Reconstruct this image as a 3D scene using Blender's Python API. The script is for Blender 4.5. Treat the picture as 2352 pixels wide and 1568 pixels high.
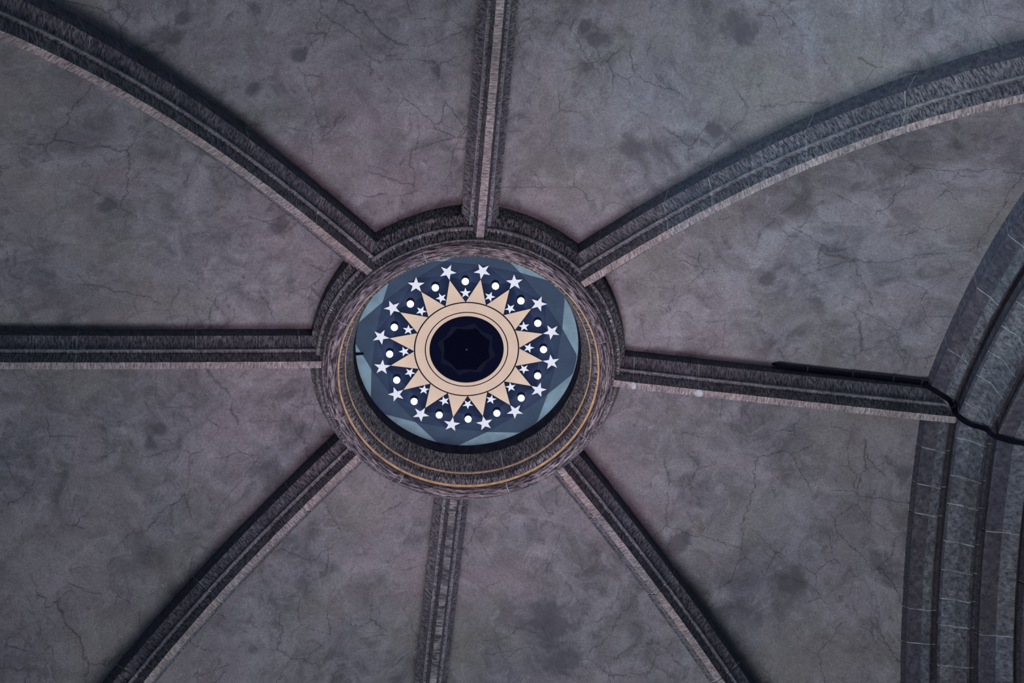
import bpy, math, random
from mathutils import Vector, Matrix

random.seed(7)
S = 0.6                      # one building module (radius of the sun's ring on the disc) in metres
sc = bpy.context.scene
for o in list(bpy.data.objects):
    bpy.data.objects.remove(o)

# ------------------------------------------------------------------ camera
cam_d = bpy.data.cameras.new('camera')
cam = bpy.data.objects.new('camera', cam_d)
sc.collection.objects.link(cam)
CF = Vector((-0.0918, -0.4352, 0.8956)).normalized()
CU = Vector((0.0624, 0.8952, 0.4414))
CU = (CU - CF * CU.dot(CF)).normalized()
CR = CF.cross(CU)
M = Matrix((CR, CU, -CF)).transposed().to_4x4()
M.translation = Vector((1.8504, 12.9986, -26.3051)) * S
cam.matrix_world = M
cam_d.sensor_width = 36.0
cam_d.lens = 3496.09 / 2352 * 36.0
cam_d.clip_end = 200
sc.camera = cam

# ------------------------------------------------------------------ world, lamps, exposure
world = bpy.data.worlds.new('world')
sc.world = world
world.use_nodes = True
bg = world.node_tree.nodes['Background']
bg.inputs[0].default_value = (0.36, 0.46, 1.0, 1)
bg.inputs[1].default_value = 0.075


def area(name, loc, target, size, power, col, spread=180):
    d = bpy.data.lights.new(name, 'AREA')
    d.shape = 'SQUARE'
    d.size = size * S
    d.spread = math.radians(spread)
    d.energy = power
    d.color = col
    o = bpy.data.objects.new(name, d)
    sc.collection.objects.link(o)
    o.location = Vector(loc) * S
    o.rotation_euler = (Vector(target) - Vector(loc)).to_track_quat('-Z', 'Y').to_euler()
    return o


# added uplight, no such fixture seen; cool daylight of unseen windows on four sides
area('added_uplight', (1.0, -7.0, -27), (-3.2, 1.6, -1), 11.0, 735, (0.95, 0.93, 1.0), 88)
area('window_light', (20, 9, -15), (0, 0, -2), 9.0, 90, (0.62, 0.83, 1.0))
area('window_light', (-19, -10, -15), (0, 0, -2), 8.0, 80, (0.62, 0.83, 1.0))
area('window_light', (-5, -20, -14), (0, 0, -2), 8.0, 220, (0.62, 0.83, 1.0))
area('window_light', (-6, 20, -14), (0, 0, -2), 8.0, 290, (0.62, 0.83, 1.0))


def spot(name, loc, target, angle, power, col, radius):
    d = bpy.data.lights.new(name, 'SPOT')
    d.energy = power
    d.color = col
    d.spot_size = math.radians(angle)
    d.spot_blend = 1.0
    d.shadow_soft_size = radius * S
    o = bpy.data.objects.new(name, d)
    sc.collection.objects.link(o)
    o.location = Vector(loc) * S
    o.rotation_euler = (Vector(target) - Vector(loc)).to_track_quat('-Z', 'Y').to_euler()
    return o


# two added spots, no fixtures known: cool on the upper-right rib, pink on the crown
spot('added_rib_spot', (17, 11.5, -15), (-6.5, 6.3, -2.5), 27, 8000, (0.66, 0.86, 1.0), 0.8)
spot('added_pink_spot', (1, 2, -27), (0, 0, -1), 30, 5200, (1.0, 0.60, 0.76), 0.8)

sc.view_settings.view_transform = 'Standard'
sc.view_settings.look = 'None'
sc.view_settings.gamma = 1.0
sc.view_settings.use_curve_mapping = False
sc.view_settings.exposure = -0.05


# ------------------------------------------------------------------ material helpers
def new_mat(name):
    m = bpy.data.materials.new(name)
    m.use_nodes = True
    nt = m.node_tree
    return m, nt, nt.nodes['Principled BSDF']


def nd(nt, kind, **kw):
    n = nt.nodes.new(kind)
    for k, v in kw.items():
        if k.startswith('i_'):
            n.inputs[int(k[2:])].default_value = v
        else:
            setattr(n, k, v)
    return n


def ln(nt, a, b):
    nt.links.new(a, b)


def noise(nt, vec, scale, detail=4.0, rough=0.55, dist=0.0):
    n = nt.nodes.new('ShaderNodeTexNoise')
    n.inputs['Scale'].default_value = scale
    n.inputs['Detail'].default_value = detail
    n.inputs['Roughness'].default_value = rough
    n.inputs['Distortion'].default_value = dist
    ln(nt, vec, n.inputs['Vector'])
    return n.outputs['Fac']


def ramp(nt, fac, stops, interp='LINEAR'):
    r = nt.nodes.new('ShaderNodeValToRGB')
    r.color_ramp.interpolation = interp
    el = r.color_ramp.elements
    while len(el) < len(stops):
        el.new(0.5)
    for e, (p, c) in zip(el, stops):
        e.position = p
        e.color = (c, c, c, 1) if isinstance(c, (int, float)) else (*c, 1)
    ln(nt, fac, r.inputs[0])
    return r.outputs[0]


def mix(nt, fac, a, b, mode='MIX'):
    n = nt.nodes.new('ShaderNodeMix')
    n.data_type = 'RGBA'
    n.blend_type = mode
    for sock, v in ((n.inputs[0], fac), (n.inputs[6], a), (n.inputs[7], b)):
        if isinstance(v, (int, float)):
            sock.default_value = v
        elif isinstance(v, tuple):
            sock.default_value = (*v, 1)
        else:
            ln(nt, v, sock)
    return n.outputs[2]


def math_n(nt, op, a, b=0.0, c=None, clamp=False):
    n = nt.nodes.new('ShaderNodeMath')
    n.operation = op
    n.use_clamp = clamp
    for sock, v in zip(n.inputs, (a, b, c)):
        if v is None:
            continue
        if isinstance(v, (int, float)):
            sock.default_value = v
        else:
            ln(nt, v, sock)
    return n.outputs[0]


def mapped(nt, vec, scale, rot=(0, 0, 0), loc=(0, 0, 0)):
    n = nt.nodes.new('ShaderNodeMapping')
    n.inputs['Scale'].default_value = scale
    n.inputs['Rotation'].default_value = rot
    n.inputs['Location'].default_value = loc
    ln(nt, vec, n.inputs['Vector'])
    return n.outputs[0]


def bump(nt, bsdf, height, strength, dist):
    b = nt.nodes.new('ShaderNodeBump')
    b.inputs['Strength'].default_value = strength
    b.inputs['Distance'].default_value = dist
    ln(nt, height, b.inputs['Height'])
    ln(nt, b.outputs[0], bsdf.inputs['Normal'])


def plain(name, col, rough=0.7, metal=0.0, grain=0.0, scale=8.0):
    m, nt, b = new_mat(name)
    b.inputs['Roughness'].default_value = rough
    if rough >= 0.8:
        b.inputs['Specular IOR Level'].default_value = 0.02
    b.inputs['Metallic'].default_value = metal
    if grain:
        tc = nt.nodes.new('ShaderNodeTexCoord').outputs['Object']
        f = noise(nt, tc, scale, 5.0, 0.6)
        c = mix(nt, ramp(nt, f, [(0.3, 0.0), (0.7, 1.0)]), tuple(v * (1 - grain) for v in col),
                tuple(min(1, v * (1 + grain)) for v in col))
        ln(nt, c, b.inputs['Base Color'])
    else:
        b.inputs['Base Color'].default_value = (*col, 1)
    return m


def stone_material(name, dark, light, su, sv, lo, hi, tilt=0.12, patch=0.6, strength=0.6):
    """Tooled stone: streaks run across UV u (along the rib); each stone a little different."""
    m, nt, b = new_mat(name)
    uv = nt.nodes.new('ShaderNodeTexCoord').outputs['UV']
    ob = nt.nodes.new('ShaderNodeTexCoord').outputs['Object']
    oi = nt.nodes.new('ShaderNodeObjectInfo').outputs['Random']
    st = noise(nt, mapped(nt, uv, (su, sv, 1), (0, 0, tilt)), 1.0, 3.0, 0.6, 0.25)
    st2 = noise(nt, mapped(nt, uv, (su * 2.3, sv * 2.2, 1), (0, 0, -tilt), (3.1, 7.7, 0)), 1.0, 2.0, 0.6, 0.2)
    streak = math_n(nt, 'ADD', math_n(nt, 'MULTIPLY', st, 0.62), math_n(nt, 'MULTIPLY', st2, 0.38))
    sfac = ramp(nt, streak, [(lo, 0.0), (hi, 1.0)])
    big = noise(nt, ob, 2.6, 4.0, 0.62)
    bfac = ramp(nt, big, [(0.33, 0.0), (0.67, 1.0)])
    fac = math_n(nt, 'MULTIPLY', sfac, math_n(nt, 'ADD', math_n(nt, 'MULTIPLY', bfac, patch), 1.0 - patch))
    c = mix(nt, fac, dark, light)
    tint = mix(nt, oi, (0.93, 0.98, 1.03), (1.06, 1.0, 0.98))
    c = mix(nt, 1.0, c, tint, 'MULTIPLY')
    ln(nt, c, b.inputs['Base Color'])
    b.inputs['Roughness'].default_value = 0.85
    b.inputs['Specular IOR Level'].default_value = 0.25
    bump(nt, b, streak, strength, 0.02)
    return m


M_BAND = stone_material('tooled_stone', (0.022, 0.022, 0.032), (0.235, 0.225, 0.240), 34, 6.5, 0.42, 0.66)
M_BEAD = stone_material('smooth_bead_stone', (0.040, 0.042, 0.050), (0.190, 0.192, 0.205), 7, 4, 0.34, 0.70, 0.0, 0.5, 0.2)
M_FILLET_SHADE = stone_material('shaded_fillet_stone', (0.028, 0.029, 0.044), (0.110, 0.110, 0.130), 14, 6, 0.38, 0.70, 0.0, 0.5, 0.6)  # same stone made darker: shade of the upright faces put into the colour
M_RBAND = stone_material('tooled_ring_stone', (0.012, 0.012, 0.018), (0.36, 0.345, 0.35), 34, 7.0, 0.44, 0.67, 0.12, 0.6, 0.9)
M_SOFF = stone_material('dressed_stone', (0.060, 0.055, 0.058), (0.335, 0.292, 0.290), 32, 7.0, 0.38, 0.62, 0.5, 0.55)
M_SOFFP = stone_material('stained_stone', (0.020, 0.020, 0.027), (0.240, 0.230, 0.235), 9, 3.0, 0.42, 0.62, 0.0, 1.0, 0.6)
M_ROLL = stone_material('weathered_stone', (0.010, 0.010, 0.016), (0.34, 0.295, 0.305), 3.6, 25, 0.44, 0.64, 0.0, 0.55, 1.0)
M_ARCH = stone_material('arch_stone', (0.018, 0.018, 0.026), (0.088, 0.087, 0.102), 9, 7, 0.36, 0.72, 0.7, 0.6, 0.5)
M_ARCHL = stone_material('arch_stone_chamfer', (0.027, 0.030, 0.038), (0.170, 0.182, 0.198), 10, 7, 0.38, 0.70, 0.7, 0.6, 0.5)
M_MORTAR = plain('lime_mortar', (0.17, 0.185, 0.19), 0.9, grain=0.6, scale=9)
M_PATCH = plain('white_mortar', (0.27, 0.285, 0.30), 0.9, grain=0.3, scale=30)
M_MORTAR2 = plain('ring_mortar', (0.17, 0.18, 0.185), 0.9, grain=0.5, scale=6)

# plaster of the vault
M_WEB, nt, b = new_mat('vault_plaster')
ob = nt.nodes.new('ShaderNodeTexCoord').outputs['Object']
n_big = noise(nt, ob, 0.55, 6.0, 0.60, 0.6)
n_mid = noise(nt, mapped(nt, ob, (1, 1, 1), loc=(5, 2, 9)), 1.5, 8.0, 0.66, 0.7)
n_cloud = noise(nt, mapped(nt, ob, (1, 1, 1), loc=(15, 7, 2)), 2.3, 7.0, 0.64, 0.9)
n_fine = noise(nt, ob, 30.0, 4.0, 0.75)
n_grain = noise(nt, ob, 130.0, 2.0, 0.7)
c = ramp(nt, n_big, [(0.30, (0.080, 0.083, 0.098)), (0.48, (0.108, 0.108, 0.120)), (0.70, (0.132, 0.131, 0.142))])
c = mix(nt, 0.85, c, ramp(nt, n_cloud, [(0.30, 0.46), (0.48, 0.98), (0.66, 1.46)]), 'MULTIPLY')
stain = ramp(nt, n_mid, [(0.34, 1.0), (0.41, 0.0)])
c = mix(nt, math_n(nt, 'MULTIPLY', stain, 0.6), c, (0.052, 0.050, 0.060))
sharp = noise(nt, mapped(nt, ob, (1.6, 1, 1), loc=(8, 1, 2)), 3.4, 9.0, 0.72, 1.2)
c = mix(nt, ramp(nt, sharp, [(0.39, 0.6), (0.44, 0.0)]), c, (0.060, 0.057, 0.068))
hue = noise(nt, mapped(nt, ob, (1, 1, 1), loc=(1, 8, 3)), 0.9, 3.0, 0.5)
c = mix(nt, ramp(nt, hue, [(0.46, 0.0), (0.70, 0.45)]), c, (0.152, 0.124, 0.138))
hue2 = noise(nt, mapped(nt, ob, (1, 1, 1), loc=(11, 3, 6)), 0.8, 3.0, 0.5)
c = mix(nt, ramp(nt, hue2, [(0.48, 0.0), (0.70, 0.5)]), c, (0.124, 0.124, 0.112))
pale = noise(nt, mapped(nt, ob, (1, 1, 1), loc=(2, 9, 4)), 2.8, 7.0, 0.7, 1.0)
c = mix(nt, ramp(nt, pale, [(0.55, 0.0), (0.66, 0.5)]), c, (0.180, 0.176, 0.188))
c = mix(nt, 0.6, c, ramp(nt, n_fine, [(0.25, 0.62), (0.75, 1.36)]), 'MULTIPLY')
c = mix(nt, 0.85, c, ramp(nt, n_grain, [(0.25, 0.35), (0.75, 1.65)]), 'MULTIPLY')


def crack(scale, seed, width, mlo, mhi, amp):
    cmb = nt.nodes.new('ShaderNodeCombineXYZ')
    for ax in range(2):
        w_ = noise(nt, mapped(nt, ob, (1, 1, 1), loc=(seed + 4 * ax, 2 * ax, 0)), 1.3, 8.0, 0.68)
        ln(nt, w_, cmb.inputs[ax])
    wv = nt.nodes.new('ShaderNodeVectorMath')
    wv.operation = 'MULTIPLY_ADD'
    ln(nt, cmb.outputs[0], wv.inputs[0])
    wv.inputs[1].default_value = (amp, amp, 0.0)
    ln(nt, ob, wv.inputs[2])
    v = nt.nodes.new('ShaderNodeTexVoronoi')
    v.feature = 'DISTANCE_TO_EDGE'
    v.inputs['Scale'].default_value = scale
    ln(nt, mapped(nt, wv.outputs[0], (1, 1, 0.0), loc=(seed, 0, 0)), v.inputs['Vector'])
    line = ramp(nt, v.outputs['Distance'], [(0.0, 1.0), (width, 0.0)])
    mask = noise(nt, mapped(nt, ob, (1, 1, 1), loc=(seed, seed, 1)), 1.4, 2.0, 0.5)
    return math_n(nt, 'MULTIPLY', line, ramp(nt, mask, [(mlo, 0.0), (mhi, 1.0)]))


cr = math_n(nt, 'MAXIMUM', crack(0.75, 3.0, 0.0055, 0.48, 0.54, 0.55), crack(2.0, 9.0, 0.010, 0.53, 0.60, 0.35))
c = mix(nt, math_n(nt, 'MULTIPLY', cr, 0.62), c, (0.022, 0.022, 0.03))
# damp stains that stand at known places on the plaster: centre and size in metres
STAINS = [(3.138, 3.763, -1.341, 0.104),
          (3.078, 3.966, -1.36, 0.085),
          (2.444, 3.18, -0.816, 0.09),
          (-1.022, 3.855, -0.408, 0.137),
          (-0.878, 3.952, -0.375, 0.075),
          (0.608, 3.329, -0.229, 0.06),
          (-1.519, 2.719, -0.396, 0.16),
          (-0.944, 3.527, -0.349, 0.079),
          (-1.3, -3.467, -0.433, 0.36),
          (-1.492, -3.925, -0.563, 0.3),
          (-4.018, -2.367, -0.981, 0.224),
          (-2.328, 4.247, -1.012, 0.2),
          (3.446, -1.017, -0.489, 0.1),
          (3.54, -1.188, -0.55, 0.085),
          (2.187, 1.493, -0.324, 0.12),
          (3.897, 1.812, -0.831, 0.12),
          (-2.719, -2.115, -0.546, 0.18),
          (1.999, 3.494, -0.689, 0.1),
          (-2.299, 3.067, -0.73, 0.1),
          (-3.206, 1.336, -0.487, 0.11)]
wob = noise(nt, mapped(nt, ob, (1, 1, 1), loc=(4, 4, 4)), 5.0, 6.0, 0.65)
allst = None
for (sx_, sy_, sz_, sr_) in STAINS:
    dn = nt.nodes.new('ShaderNodeVectorMath')
    dn.operation = 'DISTANCE'
    ln(nt, ob, dn.inputs[0])
    dn.inputs[1].default_value = (sx_, sy_, sz_)
    dd = math_n(nt, 'ADD', math_n(nt, 'DIVIDE', dn.outputs['Value'], sr_), math_n(nt, 'MULTIPLY', wob, 2.4))
    fs = ramp(nt, math_n(nt, 'MULTIPLY', dd, 0.3), [(0.52, 1.0), (0.70, 0.0)])
    allst = fs if allst is None else math_n(nt, 'MAXIMUM', allst, fs)
c = mix(nt, math_n(nt, 'MULTIPLY', allst, 0.75), c, (0.045, 0.044, 0.053))
ln(nt, c, b.inputs['Base Color'])
b.inputs['Roughness'].default_value = 0.9
b.inputs['Specular IOR Level'].default_value = 0.2
hgt = math_n(nt, 'ADD', math_n(nt, 'MULTIPLY', n_mid, 0.7), math_n(nt, 'MULTIPLY', n_fine, 0.3))
hgt = math_n(nt, 'SUBTRACT', hgt, math_n(nt, 'MULTIPLY', cr, 0.4))
bump(nt, b, hgt, 0.45, 0.03)

M_L = [plain('paint_teal_grey', (0.118, 0.200, 0.232), 0.8, grain=0.22, scale=5),
       plain('paint_slate', (0.030, 0.052, 0.080), 0.8, grain=0.15, scale=4),
       plain('paint_blue', (0.020, 0.034, 0.060), 0.8, grain=0.15, scale=4),
       plain('paint_navy', (0.014, 0.023, 0.047), 0.8, grain=0.15, scale=4),
       plain('paint_deep_navy', (0.0075, 0.0135, 0.032), 0.8, grain=0.15, scale=4)]
M_BLACK = plain('paint_black', (0.0008, 0.0014, 0.006), 0.9)
M_BLACK2 = plain('paint_black_facet', (0.0045, 0.007, 0.015), 0.9)
M_BLACK3 = plain('paint_black_edge', (0.0018, 0.003, 0.011), 0.9)
M_PEACH = plain('paint_peach', (0.395, 0.335, 0.238), 0.7, grain=0.06, scale=5)
M_STAR = plain('paint_white', (0.43, 0.51, 0.53), 0.6, grain=0.04, scale=9)
M_LINE = plain('paint_line', (0.006, 0.007, 0.012), 0.8)
M_GOLD = plain('gilding', (0.43, 0.285, 0.15), 0.6, grain=0.35, scale=14)
M_DARK = plain('shade_collar', (0.012, 0.013, 0.022), 0.9, grain=0.4, scale=12)
M_SOCKET = plain('black_socket', (0.003, 0.004, 0.010), 0.9)
M_CABLE = plain('black_cable', (0.006, 0.006, 0.012), 0.85)
M_CLIP = plain('cable_clip', (0.028, 0.025, 0.032), 0.8)
M_BULB, nt, b = new_mat('lit_bulb')
b.inputs['Base Color'].default_value = (0.9, 0.95, 1, 1)
b.inputs['Emission Color'].default_value = (0.90, 0.97, 1.0, 1)
b.inputs['Emission Strength'].default_value = 9.0


# ------------------------------------------------------------------ object helpers
def link(o, parent=None):
    sc.collection.objects.link(o)
    if parent is not None:
        o.parent = parent
    return o


def thing(name, loc, label, cat, group=None):
    o = bpy.data.objects.new(name, None)
    o.empty_display_size = 0.2
    link(o)
    o.location = Vector(loc) * S
    o['label'] = label
    o['category'] = cat
    if group:
        o['group'] = group
    return o


def mesh(name, verts, faces, mats, parent=None, origin=(0, 0, 0), uv=None, mi=None, smooth=False):
    """verts in modules, absolute; the mesh is written relative to origin."""
    ox, oy, oz = origin
    me = bpy.data.meshes.new(name)
    me.from_pydata([((v[0] - ox) * S, (v[1] - oy) * S, (v[2] - oz) * S) for v in verts], [], faces)
    for m in (mats if isinstance(mats, (list, tuple)) else [mats]):
        me.materials.append(m)
    if uv:
        lay = me.uv_layers.new(name='UVMap')
        for lp in me.loops:
            lay.data[lp.index].uv = uv[lp.vertex_index]
    if mi:
        for p, k in zip(me.polygons, mi):
            p.material_index = k
    if smooth:
        for p in me.polygons:
            p.use_smooth = True
    me.update()
    o = bpy.data.objects.new(name, me)
    return link(o, parent)


def dirv(az):
    a = math.radians(az)
    return Vector((-math.sin(a), math.cos(a), 0))


def sweep(sections, closed=True, cap=True):
    """faces joining a list of equal sections (each a list of points); returns verts, faces and the profile index of each face"""
    n = len(sections[0])
    v = [p for s in sections for p in s]
    f, k = [], []
    for i in range(len(sections) - 1):
        for j in range(n if closed else n - 1):
            a, b2 = i * n + j, i * n + (j + 1) % n
            f.append((a, b2, b2 + n, a + n))
            k.append(j)
    if cap:
        f.append(tuple(range(n)))
        k.append(-1)
        f.append(tuple((len(sections) - 1) * n + j for j in reversed(range(n))))
        k.append(-1)
    return v, f, k


# ------------------------------------------------------------------ rib geometry
RIBS = {   # azimuth, linear slope correction, height correction of the plaster
    'N': (0 - 0.690, 0.0211, 0.0), 'NE': (45 - 0.737, 0.0056, 0.0322), 'E': (90 + 0.579, 0.0020, -0.1265),
    'SE': (135 + 0.226, 0.0140, 0.094), 'S': (180 + 1.295, 0.0217, 0.0), 'SW': (225 + 0.206, -0.0248, 0.1046),
    'W': (270 - 0.304, -0.0448, -0.1039), 'NW': (315 - 0.545, 0.0052, 0.0047)}
S0, S1, H1, S2, H2, H3 = 0.0687, 0.1718, 0.2699, 0.3369, 0.5436, 0.9279


def rib_z(nm, r):
    q = r - 3
    b1 = RIBS[nm][1]
    if len(nm) == 1:
        return -1.0514 + (-0.0989 + b1) * q + 0.0024 * q * q, (-0.0989 + b1) + 0.0048 * q
    return (-1.1193 + (-0.2912 + b1) * q - 0.0166 * q * q - 0.0043 * q ** 3,
            (-0.2912 + b1) - 0.0332 * q - 0.0129 * q * q)


def rib_profile():
    """half profile from the soffit upwards as (lateral, height)"""
    t1 = Vector((S1 - S0, H1)).normalized()
    n1 = Vector((t1.y, -t1.x))
    t2 = Vector((S2 - S1, H2 - H1)).normalized()
    p = Vector((S1, H1))
    nb = (n1 + Vector((t2.y, -t2.x))).normalized()
    tb = Vector((-nb.y, nb.x))
    pts = [Vector((S0, 0.0)), Vector((S0, 0)) + t1 * 0.14 - n1 * 0.012, p - t1 * 0.075 - n1 * 0.018, p - tb * 0.038 - nb * 0.026]
    for a in (-62, -25, 15, 58):
        r = math.radians(a)
        pts.append(p + nb * 0.031 * math.cos(r) + tb * 0.029 * math.sin(r))
    pts += [p + tb * 0.040 - nb * 0.010, p + t2 * 0.16 - Vector((t2.y, -t2.x)) * 0.010, Vector((S2, H2)), Vector((S2 - 0.035, H2 + 0.05)),
            Vector((S2 - 0.040, H3 + 0.35))]
    return pts


HALF = rib_profile()
PROFILE = [(-p.x, p.y) for p in reversed(HALF)] + [(p.x, p.y) for p in HALF]
NP = len(PROFILE)
PLEN = [0.0]
for i in range(1, NP):
    PLEN.append(PLEN[-1] + math.hypot(PROFILE[i][0] - PROFILE[i - 1][0], PROFILE[i][1] - PROFILE[i - 1][1]))
SOFFIT_J = len(HALF) - 1
BEAD_J = {4, 5, 6}            # faces counted from the soffit outwards on one side
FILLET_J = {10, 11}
SHEAR = {'NE': 0.40, 'NW': 0.10, 'SE': 0.2}


def rib_section(nm, r, inset=0.0, jit=0.0):
    az = RIBS[nm][0]
    d, l = dirv(az), dirv(az + 90)
    z, dz = rib_z(nm, r)
    n = math.hypot(1, dz)
    up = Vector((0, 0, 1)) / n - d * (dz / n)
    base = d * r + Vector((0, 0, z))
    out = []
    for (x, h) in PROFILE:
        k_ = min(abs(h - H1) / 0.06, 1.0)
        jx = random.uniform(-jit, jit) * k_
        jh = random.uniform(-jit, jit) * k_
        sx = x - math.copysign(min(inset, abs(x)), x) + jx
        out.append(base + l * sx + up * (h + inset + jh))
    return out


def build_stone(nm, r0, r1, parent, origin, seed_u):
    gap = 0.010
    a, b2 = r0 + gap, r1 - gap
    n = max(3, int((b2 - a) / 0.11))
    rs = [a] + [a + 0.014 + (b2 - a - 0.028) * i / n for i in range(n + 1)] + [b2]
    secs = [rib_section(nm, r, 0.009 if i in (0, len(rs) - 1) else 0.0, 0.0028) for i, r in enumerate(rs)]
    v, f, k = sweep(secs)
    uv = []
    for r in rs:
        for j in range(NP):
            d_ = abs(PLEN[j] - PLEN[SOFFIT_J])
            uv.append((r + seed_u + SHEAR.get(nm, 0.0) * d_, PLEN[j]))
    mi = []
    for j in k:
        q = SOFFIT_J - 1 - j if j < SOFFIT_J else j - SOFFIT_J - 1
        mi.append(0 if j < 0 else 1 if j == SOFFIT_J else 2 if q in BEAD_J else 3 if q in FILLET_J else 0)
    return mesh('stone', v, f, [M_BAND, M_SOFFP if nm == 'S' else M_SOFF, M_BEAD, M_FILLET_SHADE], parent, origin, uv, mi)


RIB_INFO = {
    'N': ([2.62, 3.10, 5.21, 7.3, 9.4], 'straight dark stone rib rising from the ring to the top edge'),
    'NE': ([2.60, 3.23, 4.64, 5.54, 7.26, 8.77, 10.5, 12.2], 'curved bluish lit stone rib sweeping to the upper right edge'),
    'E': ([2.62, 3.11, 4.35, 6.96, 9.28], 'straight stone rib from the ring to the pointed arch, cable along it'),
    'SE': ([2.60, 2.90, 3.91, 5.66, 7.43, 9.2, 11.0, 12.2], 'stone rib running from the ring to the lower right'),
    'S': ([2.62, 3.12, 5.17, 7.2, 9.4], 'patchy dark stone rib running from the ring down to the bottom edge'),
    'SW': ([2.60, 3.05, 4.09, 6.22, 7.87, 9.6, 11.2], 'dark stone rib with pale soffit running to the lower left corner'),
    'W': ([2.62, 3.12, 5.0, 7.1, 9.4], 'straight horizontal stone rib from the ring to the left edge'),
    'NW': ([2.60, 2.85, 4.16, 5.75, 7.23, 8.75, 10.4, 12.0], 'curved dark stone rib sweeping to the upper left corner')}


def soff_end(nm, r):
    return dirv(RIBS[nm][0]) * r + Vector((0, 0, rib_z(nm, r)[0]))


# ------------------------------------------------------------------ the vault plaster (ceiling)
ARC_C, ARC_ZC, ARC_TC, ARC_R = 2.8453, -14.045, -0.2412, 13.376


def arch_fall(t):
    return math.sqrt(ARC_R ** 2 - ARC_C ** 2) - math.sqrt(max(ARC_R ** 2 - (t + ARC_C) ** 2, 0.01))


ceiling = bpy.data.objects.new('ceiling', None)
link(ceiling)
ceiling['kind'] = 'structure'
ceiling['label'] = 'grey plastered ribbed vault with stains and fine cracks'


def build_web(ridge, diag):
    a0, a1 = RIBS[ridge][0], RIBS[diag][0]
    th = (a1 - a0 + 180) % 360 - 180
    sg = 1 if th > 0 else -1
    th = math.radians(abs(th))
    e0 = dirv(a0)
    l0 = dirv(a0 + 90 * sg)
    umax = 9.12 if ridge == 'E' else 10.4
    nu, nt_ = 70, 46
    verts, faces, uv = [], [], []
    for i in range(nu + 1):
        u = 1.95 + (umax - 1.95) * i / nu
        z0, d0 = rib_z(ridge, u)
        z0 += (H3 + 0.05 + RIBS[ridge][2]) * math.hypot(1, d0)
        rd = (u - S2 * math.sin(th)) / math.cos(th)
        z1, d1 = rib_z(diag, rd)
        z1 += (H3 + 0.05 + RIBS[diag][2]) * math.hypot(1, d1)
        t0, t1 = S2, rd * math.sin(th) - S2 * math.cos(th)
        f0, f1 = arch_fall(t0), arch_fall(t1)
        ta, tb = t0 - 0.26, t1 + 0.26
        for j in range(nt_ + 1):
            t = ta + (tb - ta) * j / nt_
            s = (arch_fall(t) - f0) / max(f1 - f0, 1e-3) if t1 > t0 + 0.05 else 0.5
            s = max(-0.6, min(1.6, s))
            z = z0 + (z1 - z0) * s
            if ridge == 'E' and u > 8.2:
                w_ = min(1.0, (u - 8.2) / 0.655)
                w_ = w_ * w_ * (3 - 2 * w_)
                q_ = max(0.0, min(1.0, (t / t1 - 0.75) / 0.25))
                w_ *= 1 - q_ * q_ * (3 - 2 * q_)
                tt = abs(sg * t - ARC_TC) + ARC_C
                za = ARC_ZC + math.sqrt(max(13.68 ** 2 - tt * tt, 0.01))
                z = z + (za - z) * w_
            p = e0 * u + l0 * t
            verts.append((p.x, p.y, z))
    w = nt_ + 1
    for i in range(nu):
        for j in range(nt_):
            q = (i * w + j, i * w + j + 1, (i + 1) * w + j + 1, (i + 1) * w + j)
            c_ = [verts[k] for k in q]
            if max(math.hypot(p[0], p[1]) for p in c_) < 2.75:
                continue
            faces.append(q if sg < 0 else q[::-1])
    o = mesh('vault_web', verts, faces, M_WEB, ceiling, smooth=True)
    md = o.modifiers.new('thickness', 'SOLIDIFY')
    md.thickness = 0.15
    md.offset = 1.0
    # thickness goes upwards, away from the room
    if o.data.polygons[len(o.data.polygons) // 2].normal.z < 0:
        md.offset = -1.0
    return o


for rg, dg in (('N', 'NE'), ('N', 'NW'), ('E', 'NE'), ('E', 'SE'), ('S', 'SE'), ('S', 'SW'), ('W', 'SW'), ('W', 'NW')):
    build_web(rg, dg)

# ------------------------------------------------------------------ the eight ribs
for nm, (joints, label) in RIB_INFO.items():
    base = soff_end(nm, joints[0])
    rib = thing('vault_rib', base, label, 'rib')
    secs = [rib_section(nm, joints[0] + (joints[-1] - joints[0]) * i / 60, 0.012) for i in range(61)]
    v, f, k = sweep(secs)
    mesh('mortar', v, f, M_MORTAR, rib, base)
    for i in range(len(joints) - 1):
        build_stone(nm, joints[i], joints[i + 1], rib, base, 13.7 * i + 31 * len(nm) + joints[1])

    if nm == 'E':
        for (r_, w_, n_) in ((4.35, 0.085, 11), (3.12, 0.055, 9)):
            ring_ = []
            for q in range(n_):
                a_ = 2 * math.pi * q / n_
                rr_ = random.uniform(0.75, 1.15)
                ring_.append((r_ + math.cos(a_) * w_ * rr_, max(-0.074, min(0.074, math.sin(a_) * 0.085 * rr_))))
            vv = []
            for dz_ in (-0.010, 0.02):
                for (rq, lq) in ring_:
                    vv.append(dirv(RIBS[nm][0]) * rq + dirv(RIBS[nm][0] + 90) * lq + Vector((0, 0, rib_z(nm, rq)[0] + dz_)))
            ff = [tuple(range(n_)), tuple(reversed(range(n_, 2 * n_)))] + [(q, (q + 1) % n_, n_ + (q + 1) % n_, n_ + q) for q in range(n_)]
            mo = mesh('mortar_patch', vv, ff, M_PATCH, rib, base)
            mo['label'] = 'whitish mortar smeared over a joint'

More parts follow.
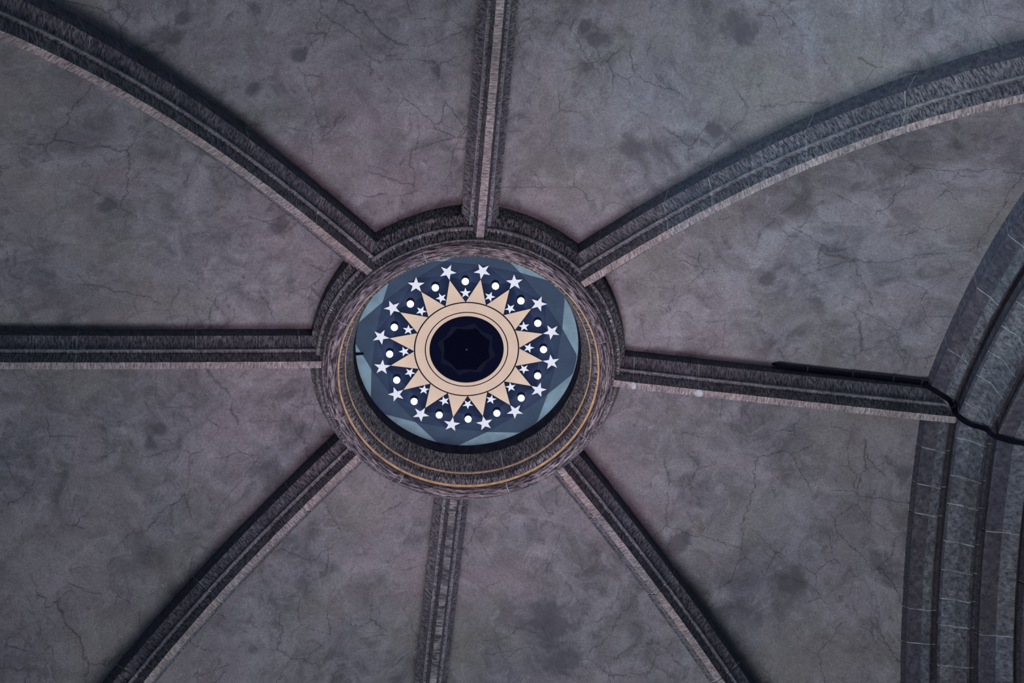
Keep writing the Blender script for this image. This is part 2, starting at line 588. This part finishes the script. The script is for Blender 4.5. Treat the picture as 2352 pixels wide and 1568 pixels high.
# ------------------------------------------------------------------ the stone ring
RP = [(2.40, 0.16), (2.985, 0.16), (2.985, -0.545), (2.975, -0.575),
      (2.925, -0.660), (2.868, -0.760), (2.851, -0.800), (2.868, -0.822), (2.862, -0.850), (2.838, -0.872), (2.806, -0.868),
      (2.796, -0.890), (2.758, -0.985), (2.726, -1.075), (2.728, -1.100), (2.712, -1.116), (2.690, -1.104),
      (2.688, -1.120), (2.678, -1.150), (2.655, -1.188), (2.620, -1.218), (2.575, -1.234), (2.530, -1.232), (2.488, -1.210),
      (2.456, -1.172), (2.449, -1.132), (2.446, -1.098),
      (2.418, -1.056), (2.350, -0.985), (2.330, -0.905), (2.322, -0.830), (2.318, -0.792), (2.298, -0.776),
      (2.278, -0.700), (2.232, -0.540), (2.196, -0.380), (2.180, -0.300), (2.215, -0.28), (2.215, 0.16)]
ROLL_J = set(range(16, 26))
RL = [0.0]
for i in range(1, len(RP)):
    RL.append(RL[-1] + math.hypot(RP[i][0] - RP[i - 1][0], RP[i][1] - RP[i - 1][1]))


def ring_section(az, inset=0.0, jit=0.0):
    d = dirv(az)
    out = []
    for (r, z) in RP:
        cr_, cz_ = 2.58, -0.5
        rr = r + (cr_ - r) * inset + random.uniform(-jit, jit)
        zz = z + (cz_ - z) * inset + random.uniform(-jit, jit)
        out.append(d * rr + Vector((0, 0, zz)))
    return out


RBASE = (0, 0, -1.23)
ring = thing('stone_ring', RBASE, 'large moulded stone ring around the starry disc at the vault crown', 'stone ring')
v, f, k = sweep([ring_section(360 * i / 120, 0.022) for i in range(121)], cap=False)
mesh('mortar', v, f, M_MORTAR2, ring, RBASE)
RJ = [23.5, 69.5, 116.2, 158.2, 206.0, 246.4, 291.7, 337.1]
for i in range(8):
    a, b2 = RJ[i], RJ[(i + 1) % 8] + (360 if i == 7 else 0)
    a += 0.22
    b2 -= 0.22
    n = 20
    azs = [a] + [a + 0.3 + (b2 - a - 0.6) * q / n for q in range(n + 1)] + [b2]
    secs = [ring_section(z_, 0.012 if q in (0, len(azs) - 1) else 0.0, 0.0022) for q, z_ in enumerate(azs)]
    v, f, k = sweep(secs)
    uv = [(math.radians(z_) * 2.6 + i * 5.3, RL[j]) for z_ in azs for j in range(len(RP))]
    mesh('stone', v, f, [M_RBAND, M_ROLL, M_BEAD], ring, RBASE, uv, [1 if j in ROLL_J else 2 if j in (7, 8, 13, 14, 31) else 0 for j in k])


def band_ring(name, pts, mat, parent, origin, n=160, jit=0.0):
    secs = []
    for i in range(n):
        d = dirv(360 * i / n)
        jr = random.uniform(-jit, jit)
        secs.append([d * (r + jr) + Vector((0, 0, z + jr * 0.5)) for (r, z) in pts])
    secs.append(secs[0])
    v, f, k = sweep(secs, cap=False)
    return mesh(name, v, f, mat, parent, origin, smooth=False)


def tube_pts(r, z, rad, n=8):
    return [(r + rad * math.cos(2 * math.pi * q / n), z + rad * math.sin(2 * math.pi * q / n)) for q in range(n)]


g = band_ring('gilded_line', [(2.446, -1.096), (2.440, -1.108), (2.413, -1.064), (2.420, -1.054)], M_GOLD, ring, RBASE, jit=0.002)
g['label'] = 'thin gilded line, the lower and wider of two'
g = band_ring('gilded_line', [(2.326, -0.812), (2.318, -0.818), (2.302, -0.772), (2.310, -0.764)], M_GOLD, ring, RBASE, jit=0.002)
g['label'] = 'thin gilded line, the upper and narrower of two'
g = band_ring('collar', [(2.182, -0.31), (2.20, -0.30), (2.20, 0.03), (2.150, 0.03), (2.150, -0.02)], M_DARK, ring, RBASE)  # added ring over the stone, its dark colour stands for the recess shade
g['label'] = 'dark collar added for the shade of the recess'

# ------------------------------------------------------------------ the starry disc
DX, DY, PHI = 0.0147, -0.0057, -5.849
DB = (DX, DY, 0.0)
disc = thing('starry_disc', DB, 'round dark blue disc painted with a peach sun and white stars', 'ceiling disc')


def plate(name, poly, z, thick, mats, parent=disc, hole=None):
    """flat plate hanging below z; poly in disc coordinates as (radius, azimuth); hole = radius of a round opening"""
    pts = [dirv(a) * r for (r, a) in poly]
    n = len(pts)
    if hole is None:
        v = [(p.x, p.y, z) for p in pts] + [(p.x, p.y, z + thick) for p in pts]
        f = [tuple(range(n)), tuple(reversed(range(n, 2 * n)))] + [(i, (i + 1) % n, n + (i + 1) % n, n + i) for i in range(n)]
    else:
        inn = [dirv(a) * hole for (r, a) in poly]
        v = [(p.x, p.y, z) for p in pts + inn] + [(p.x, p.y, z + thick) for p in pts + inn]
        f = []
        for i in range(n):
            j = (i + 1) % n
            f += [(i, j, n + j, n + i), (2 * n + i, 3 * n + i, 3 * n + j, 2 * n + j), (i, 2 * n + i, 2 * n + j, j),
                  (n + i, n + j, 3 * n + j, 3 * n + i)]
    return mesh(name, v, f, mats, parent)


def circle(r, n=128):
    return [(r, 360 * i / n) for i in range(n)]


def star_line(ra, aa, rb, ab, clip=None, sub=1):
    """eight-pointed outline: outer vertices (ra, aa + 45 k), inner vertices (rb, ab + 45 k)"""
    vs = []
    for k_ in range(8):
        vs.append(dirv(aa + 45 * k_) * ra)
        vs.append(dirv(ab + 45 * k_) * rb)
    out = []
    for i in range(16):
        p, q = vs[i], vs[(i + 1) % 16]
        for s in range(sub):
            w = p.lerp(q, s / sub)
            r = w.length
            a = math.degrees(math.atan2(-w.x, w.y))
            out.append((min(r, clip) if clip else r, a))
    return out


plate('disc_panel', circle(2.165), 0.0, 0.06, M_L[0])
plate('painted_facets', star_line(2.30, 5.2, 1.888, 27.6, 2.15, 12), -0.004, 0.004, M_L[1])
plate('painted_facets', star_line(1.888, 27.6, 1.775, 50.2, None, 4), -0.007, 0.003, M_L[2])
plate('painted_facets', star_line(1.79, 7.0, 1.575, 29.5, None, 4), -0.010, 0.003, M_L[3])
plate('painted_facets', star_line(1.60, 26.0, 1.40, 48.5, None, 4), -0.013, 0.003, M_L[4])
p = plate('centre_panel', circle(0.735), -0.017, 0.004, M_BLACK3)
p['label'] = 'near black round centre of the sun'
plate('centre_facets', star_line(0.575, 10.0, 0.485, 32.5), -0.019, 0.002, M_BLACK2)
plate('centre_facets', star_line(0.485, 18.0, 0.425, 40.5), -0.021, 0.002, M_BLACK)
plate('centre_boss', circle(0.018, 16), -0.030, 0.010, M_L[1])
plate('sun_line', circle(1.022), -0.024, 0.012, M_LINE, hole=0.70)
p = plate('sun_ring', circle(0.990), -0.034, 0.012, M_PEACH, hole=0.806)
p['label'] = 'peach coloured broad ring'
p = plate('sun_ring', circle(0.786), -0.034, 0.012, M_PEACH, hole=0.717)
p['label'] = 'peach coloured narrow inner ring'


def copy_part(o, rotz):
    c_ = o.copy()
    sc.collection.objects.link(c_)
    c_.parent = o.parent
    c_.rotation_euler = (0, 0, math.radians(rotz))
    return c_


def first_part(o, rotz):
    o.rotation_euler = (0, 0, math.radians(rotz))
    return o


ray_poly = [(1.500, 0.0)] + [(1.016, a) for a in (10.9, 7, 3.5, 0, -3.5, -7, -10.9)]
rim_poly = [(1.513, 0.0)] + [(1.012, a) for a in (11.25, 7, 3.5, 0, -3.5, -7, -11.25)]


def star_poly(rc, rad, inward):
    out = []
    for k_ in range(10):
        rr = rad if k_ % 2 == 0 else rad * 0.40
        a = math.radians(36 * k_ + (180 if inward else 0))
        x, y = -math.sin(a) * rr, rc + math.cos(a) * rr
        out.append((math.hypot(x, y), math.degrees(math.atan2(-x, y))))
    return out


a0 = 11.25 + PHI
rim = first_part(plate('ray_outline', rim_poly, -0.022, 0.008, M_LINE), a0)
ray = first_part(plate('ray', ray_poly, -0.032, 0.012, M_PEACH), a0)
big = first_part(plate('large_star', star_poly(1.672, 0.166, True), -0.030, 0.014, M_STAR), a0)
small = first_part(plate('small_star', star_poly(1.198, 0.108, False), -0.030, 0.014, M_STAR), PHI)
for k_ in range(1, 16):
    copy_part(rim, a0 + 22.5 * k_)
    copy_part(ray, a0 + 22.5 * k_)
    copy_part(big, a0 + 22.5 * k_)
    copy_part(small, PHI + 22.5 * k_)
# short dark hook on the rim of the disc
hk = []
hd, hl = dirv(263.5), dirv(353.5)
for (r, w_) in ((2.15, 0.02), (2.06, 0.018), (1.985, 0.012)):
    hk.append([hd * r + hl * a * w_ + Vector((0, 0, z)) for (a, z) in ((-1, -0.02), (1, -0.02), (1, -0.05), (-1, -0.05))])
v, f, k = sweep(hk)
mesh('hook', v, f, M_SOCKET, disc)

# ------------------------------------------------------------------ the sixteen lamps
WHERE = ['topmost lamp', 'first lamp clockwise from the topmost', 'second lamp clockwise from the topmost', 'third lamp clockwise from the topmost',
         'rightmost lamp', 'first lamp clockwise from the rightmost', 'second lamp clockwise from the rightmost',
         'third lamp clockwise from the rightmost', 'lowest lamp', 'first lamp clockwise from the lowest',
         'second lamp clockwise from the lowest', 'third lamp clockwise from the lowest', 'leftmost lamp',
         'first lamp clockwise from the leftmost', 'second lamp clockwise from the leftmost', 'third lamp clockwise from the leftmost']


def lathe(pts, n=20):
    secs = []
    for i in range(n + 1):
        a = 2 * math.pi * i / n
        secs.append([(r * math.cos(a), r * math.sin(a), z) for (r, z) in pts])
    return sweep(secs, closed=False, cap=False)


bulb_pts = [(0.0001, -0.189)] + [(0.065 * math.sin(math.radians(a)), -0.124 - 0.065 * math.cos(math.radians(a))) for a in range(20, 160, 15)] + [(0.016, -0.068)]
v, f, k = lathe(bulb_pts, 24)
proto_bulb = (v, f)
proto_stem = lathe([(0.016, -0.010), (0.016, -0.078), (0.0001, -0.078)], 12)
proto_sock = lathe([(0.0001, -0.016), (0.056, -0.016), (0.060, -0.030), (0.068, -0.030), (0.070, -0.012)], 28)
bulb_me = stem_me = sock_me = None
for k_ in range(16):
    az = PHI + 22.5 * k_
    c_ = Vector(DB) + dirv(az) * 1.480
    lamp = thing('lamp', c_, 'round glowing white bulb under the starry disc, ' + WHERE[k_], 'lamp', 'lamps ringing the painted sun')
    if k_ == 0:
        sock_me = mesh('socket', proto_sock[0], proto_sock[1], M_SOCKET, lamp, smooth=False).data
        stem_me = mesh('stem', proto_stem[0], proto_stem[1], M_SOCKET, lamp, smooth=True).data
        bulb_me = mesh('bulb', proto_bulb[0], proto_bulb[1], M_BULB, lamp, smooth=True).data
    else:
        for nme, me in (('socket', sock_me), ('stem', stem_me), ('bulb', bulb_me)):
            link(bpy.data.objects.new(nme, me), lamp)

# ------------------------------------------------------------------ the pointed arch on the right
AE, AL = dirv(90.579), dirv(180.579)
ORDERS = [
    ('outer_order', [(9.741, 14.104), (8.878, 14.104), (8.872, 13.440), (8.863, 13.366), (8.911, 13.309), (9.076, 13.149), (9.156, 13.009), (9.173, 12.972),
                     (9.200, 12.975), (9.225, 13.160), (9.421, 13.204), (9.741, 13.304)],
     [[0.295, 0.349, 0.392, 0.531, 0.58, 0.70, 0.82, 0.94, 1.06, 1.20], [0.300, 0.421, 0.531, 0.64, 0.75, 0.86, 0.98, 1.10]], 5),
    ('middle_order', [(9.921, 13.154), (9.360, 13.154), (9.315, 12.850), (9.200, 12.600), (9.168, 12.556), (9.206, 12.514), (9.401, 12.349), (9.516, 12.004),
                      (9.533, 11.944), (9.556, 11.955), (9.590, 12.200), (9.921, 12.254)],
     [[0.263, 0.321, 0.364, 0.421, 0.465, 0.508, 0.548, 0.608, 0.66, 0.71, 0.77, 0.83, 0.89, 0.96, 1.03, 1.1, 1.2],
      [0.256, 0.312, 0.362, 0.416, 0.47, 0.53, 0.59, 0.65, 0.72, 0.79, 0.86, 0.94, 1.02, 1.1]], 5),
    ('inner_order', [(10.721, 12.404), (9.760, 12.404), (9.745, 12.100), (9.708, 11.940), (9.701, 11.904), (9.746, 11.889), (10.021, 11.882), (10.251, 11.754),
                     (10.286, 11.726), (10.318, 11.750), (10.335, 11.960), (10.721, 12.104)],
     [[0.395, 0.556, 0.70, 0.85, 1.0, 1.15], [0.358, 0.50, 0.65, 0.80, 0.95, 1.1]], 6),
    ('soffit_order', [(11.721, 12.304), (10.440, 12.304), (10.425, 11.850), (10.405, 11.654), (10.396, 11.619), (10.451, 11.594), (10.671, 11.544), (11.421, 11.504),
                      (11.521, 11.524), (11.571, 11.604), (11.621, 11.804), (11.721, 12.104)],
     [[0.47, 0.64, 0.80, 0.95, 1.1], [0.45, 0.62, 0.80, 0.95, 1.1]], 6)]
apex = AE * 9.05 + AL * ARC_TC + Vector((0, 0, ARC_ZC + math.sqrt(12.45 ** 2 - ARC_C ** 2)))
arch = thing('pointed_arch', apex, 'moulded pointed stone arch with pale mortar joints at the right edge', 'arch')


def arch_point(u, R, psi, sg):
    return AE * u + AL * (ARC_TC + sg * (-ARC_C + R * math.sin(psi))) + Vector((0, 0, ARC_ZC + R * math.cos(psi)))


def arch_section(prof, psi, sg, inset, jit):
    cu = sum(p[0] for p in prof) / len(prof)
    cR = sum(p[1] for p in prof) / len(prof)
    out = []
    for (u, R) in prof:
        uu = u + (cu - u) * inset + random.uniform(-jit, jit)
        rr = R + (cR - R) * inset + random.uniform(-jit, jit)
        ps = max(psi, math.asin(ARC_C / rr) - (0.0 if psi > 0 else 0.0))
        out.append(arch_point(uu, rr, ps, sg))
    return out


for (nm, prof, joints, mid) in ORDERS:
    pl = [0.0]
    for i in range(1, len(prof)):
        pl.append(pl[-1] + math.hypot(prof[i][0] - prof[i - 1][0], prof[i][1] - prof[i - 1][1]))
    av, af = [], []
    for sg, js in zip((1, -1), joints):
        end = js[-1] - 0.005
        secs = [arch_section(prof, end * i / 90, sg, 0.022, 0.0) for i in range(12, 91)]
        v, f, k = sweep(secs)
        o_ = len(av)
        av += v
        af += [tuple(q + o_ for q in fc) for fc in f]
    order = mesh(nm, av, af, M_MORTAR, arch, apex)
    for sg, js in zip((1, -1), joints):
        prev = 0.0
        for ji, j1 in enumerate(js):
            g_ = 0.0007
            a, b2 = (prev + g_ if prev else 0.0), j1 - g_
            st = a if prev else 0.205
            n = max(4, int((b2 - st) / 0.012))
            ps = [a] + [st + 0.0012 + (b2 - st - 0.0024) * q / n for q in range(n + 1)] + [b2]
            secs = [arch_section(prof, x, sg, 0.014 if q == len(ps) - 1 or (q == 0 and prev) else 0.0, 0.0022) for q, x in enumerate(ps)]
            v, f, k = sweep(secs)
            uv = [(x * 12.0 + ji * 3.7 + sg * 40, pl[j]) for x in ps for j in range(len(prof))]
            mesh('stone', v, f, [M_ARCH, M_ARCHL, M_FILLET_SHADE], order, apex, uv,
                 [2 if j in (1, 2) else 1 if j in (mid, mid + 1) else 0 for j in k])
            prev = j1

# the vault of the next bay, beyond the arch
nv, nf = [], []
for i in range(7):
    for j in range(41):
        t_ = -8.5 + 17 * j / 40
        tt = abs(t_ - ARC_TC) + ARC_C
        q_ = AE * (11.3 + i * 1.1) + AL * t_ + Vector((0, 0, ARC_ZC + math.sqrt(13.0 ** 2 - min(tt, 12.6) ** 2)))
        nv.append(q_)
for i in range(6):
    for j in range(40):
        nf.append((i * 41 + j, i * 41 + j + 1, (i + 1) * 41 + j + 1, (i + 1) * 41 + j))
nb_ = mesh('vault_web', nv, nf, M_WEB, ceiling, smooth=True)
nb_.modifiers.new('thickness', 'SOLIDIFY').thickness = 0.1

# ------------------------------------------------------------------ the cables clipped along the right rib
CPATH = [(-5.86, 0.31, -0.44), (-5.93, 0.335, -0.545), (-6.05, 0.335, -0.585), (-6.2, 0.325, -0.6), (-6.52, 0.32, -0.625),
         (-6.96, 0.31, -0.66), (-7.4, 0.31, -0.7), (-7.8, 0.305, -0.735), (-8.19, 0.3, -0.77), (-8.5, 0.297, -0.8), (-8.74, 0.29, -0.825),
         (-8.8, 0.29, -0.937), (-8.89, 0.28, -1.112), (-9.04, 0.24, -1.252), (-9.11, 0.24, -1.422), (-9.12, 0.2, -1.622),
         (-9.13, 0.17, -1.812), (-9.23, 0.115, -1.962), (-9.37, 0.095, -2.082), (-9.43, 0.17, -2.282), (-9.49, 0.22, -2.462),
         (-9.59, 0.15, -2.522), (-9.76, 0.11, -2.572), (-9.97, 0.07, -2.582), (-10.17, 0.08, -2.652), (-10.34, 0.06, -2.782),
         (-10.42, 0.06, -2.872), (-10.72, 0.06, -2.922), (-11.32, 0.06, -2.942)]


def catmull(P, sub):
    P = [Vector(p) for p in P]
    out = []
    for i in range(len(P) - 1):
        p0, p1, p2, p3 = P[max(i - 1, 0)], P[i], P[i + 1], P[min(i + 2, len(P) - 1)]
        for q in range(sub):
            t = q / sub
            out.append(0.5 * (2 * p1 + (p2 - p0) * t + (2 * p0 - 5 * p1 + 4 * p2 - p3) * t * t + (3 * p1 - p0 - 3 * p2 + p3) * t ** 3))
    out.append(P[-1])
    return out


CLINE = catmull(CPATH, 6)
cbase = CLINE[0]
cable = thing('cable_bundle', cbase, 'black bundle of thin cables clipped along the right rib and over the arch', 'cable')
FACE = Vector((0.25, 0.45, -0.86))
for si, off in enumerate((-0.033, -0.011, 0.011, 0.033)):
    secs = []
    for i, p in enumerate(CLINE):
        tg = (CLINE[min(i + 1, len(CLINE) - 1)] - CLINE[max(i - 1, 0)]).normalized()
        sd = tg.cross(FACE).normalized()
        up_ = sd.cross(tg).normalized()
        w_ = min(1.0, 0.25 + i / 10)
        c_ = p + sd * off * w_
        secs.append([c_ + (sd * math.cos(math.pi * q / 3) + up_ * math.sin(math.pi * q / 3)) * 0.0125 for q in range(6)])
    v, f, k = sweep(secs)
    mesh('cable', v, f, M_CABLE, cable, cbase, smooth=True)
for ci in (24, 36, 48, 60, 90):
    p = CLINE[ci]
    tg = (CLINE[ci + 1] - CLINE[ci - 1]).normalized()
    sd = tg.cross(FACE).normalized()
    up_ = sd.cross(tg).normalized()
    secs = []
    for a in (-0.012, 0.012):
        secs.append([p + tg * a + sd * x + up_ * y for (x, y) in ((-0.056, -0.02), (-0.052, 0.017), (0.052, 0.017), (0.056, -0.02))])
    v, f, k = sweep(secs)
    mesh('clip', v, f, M_CLIP, cable, cbase)
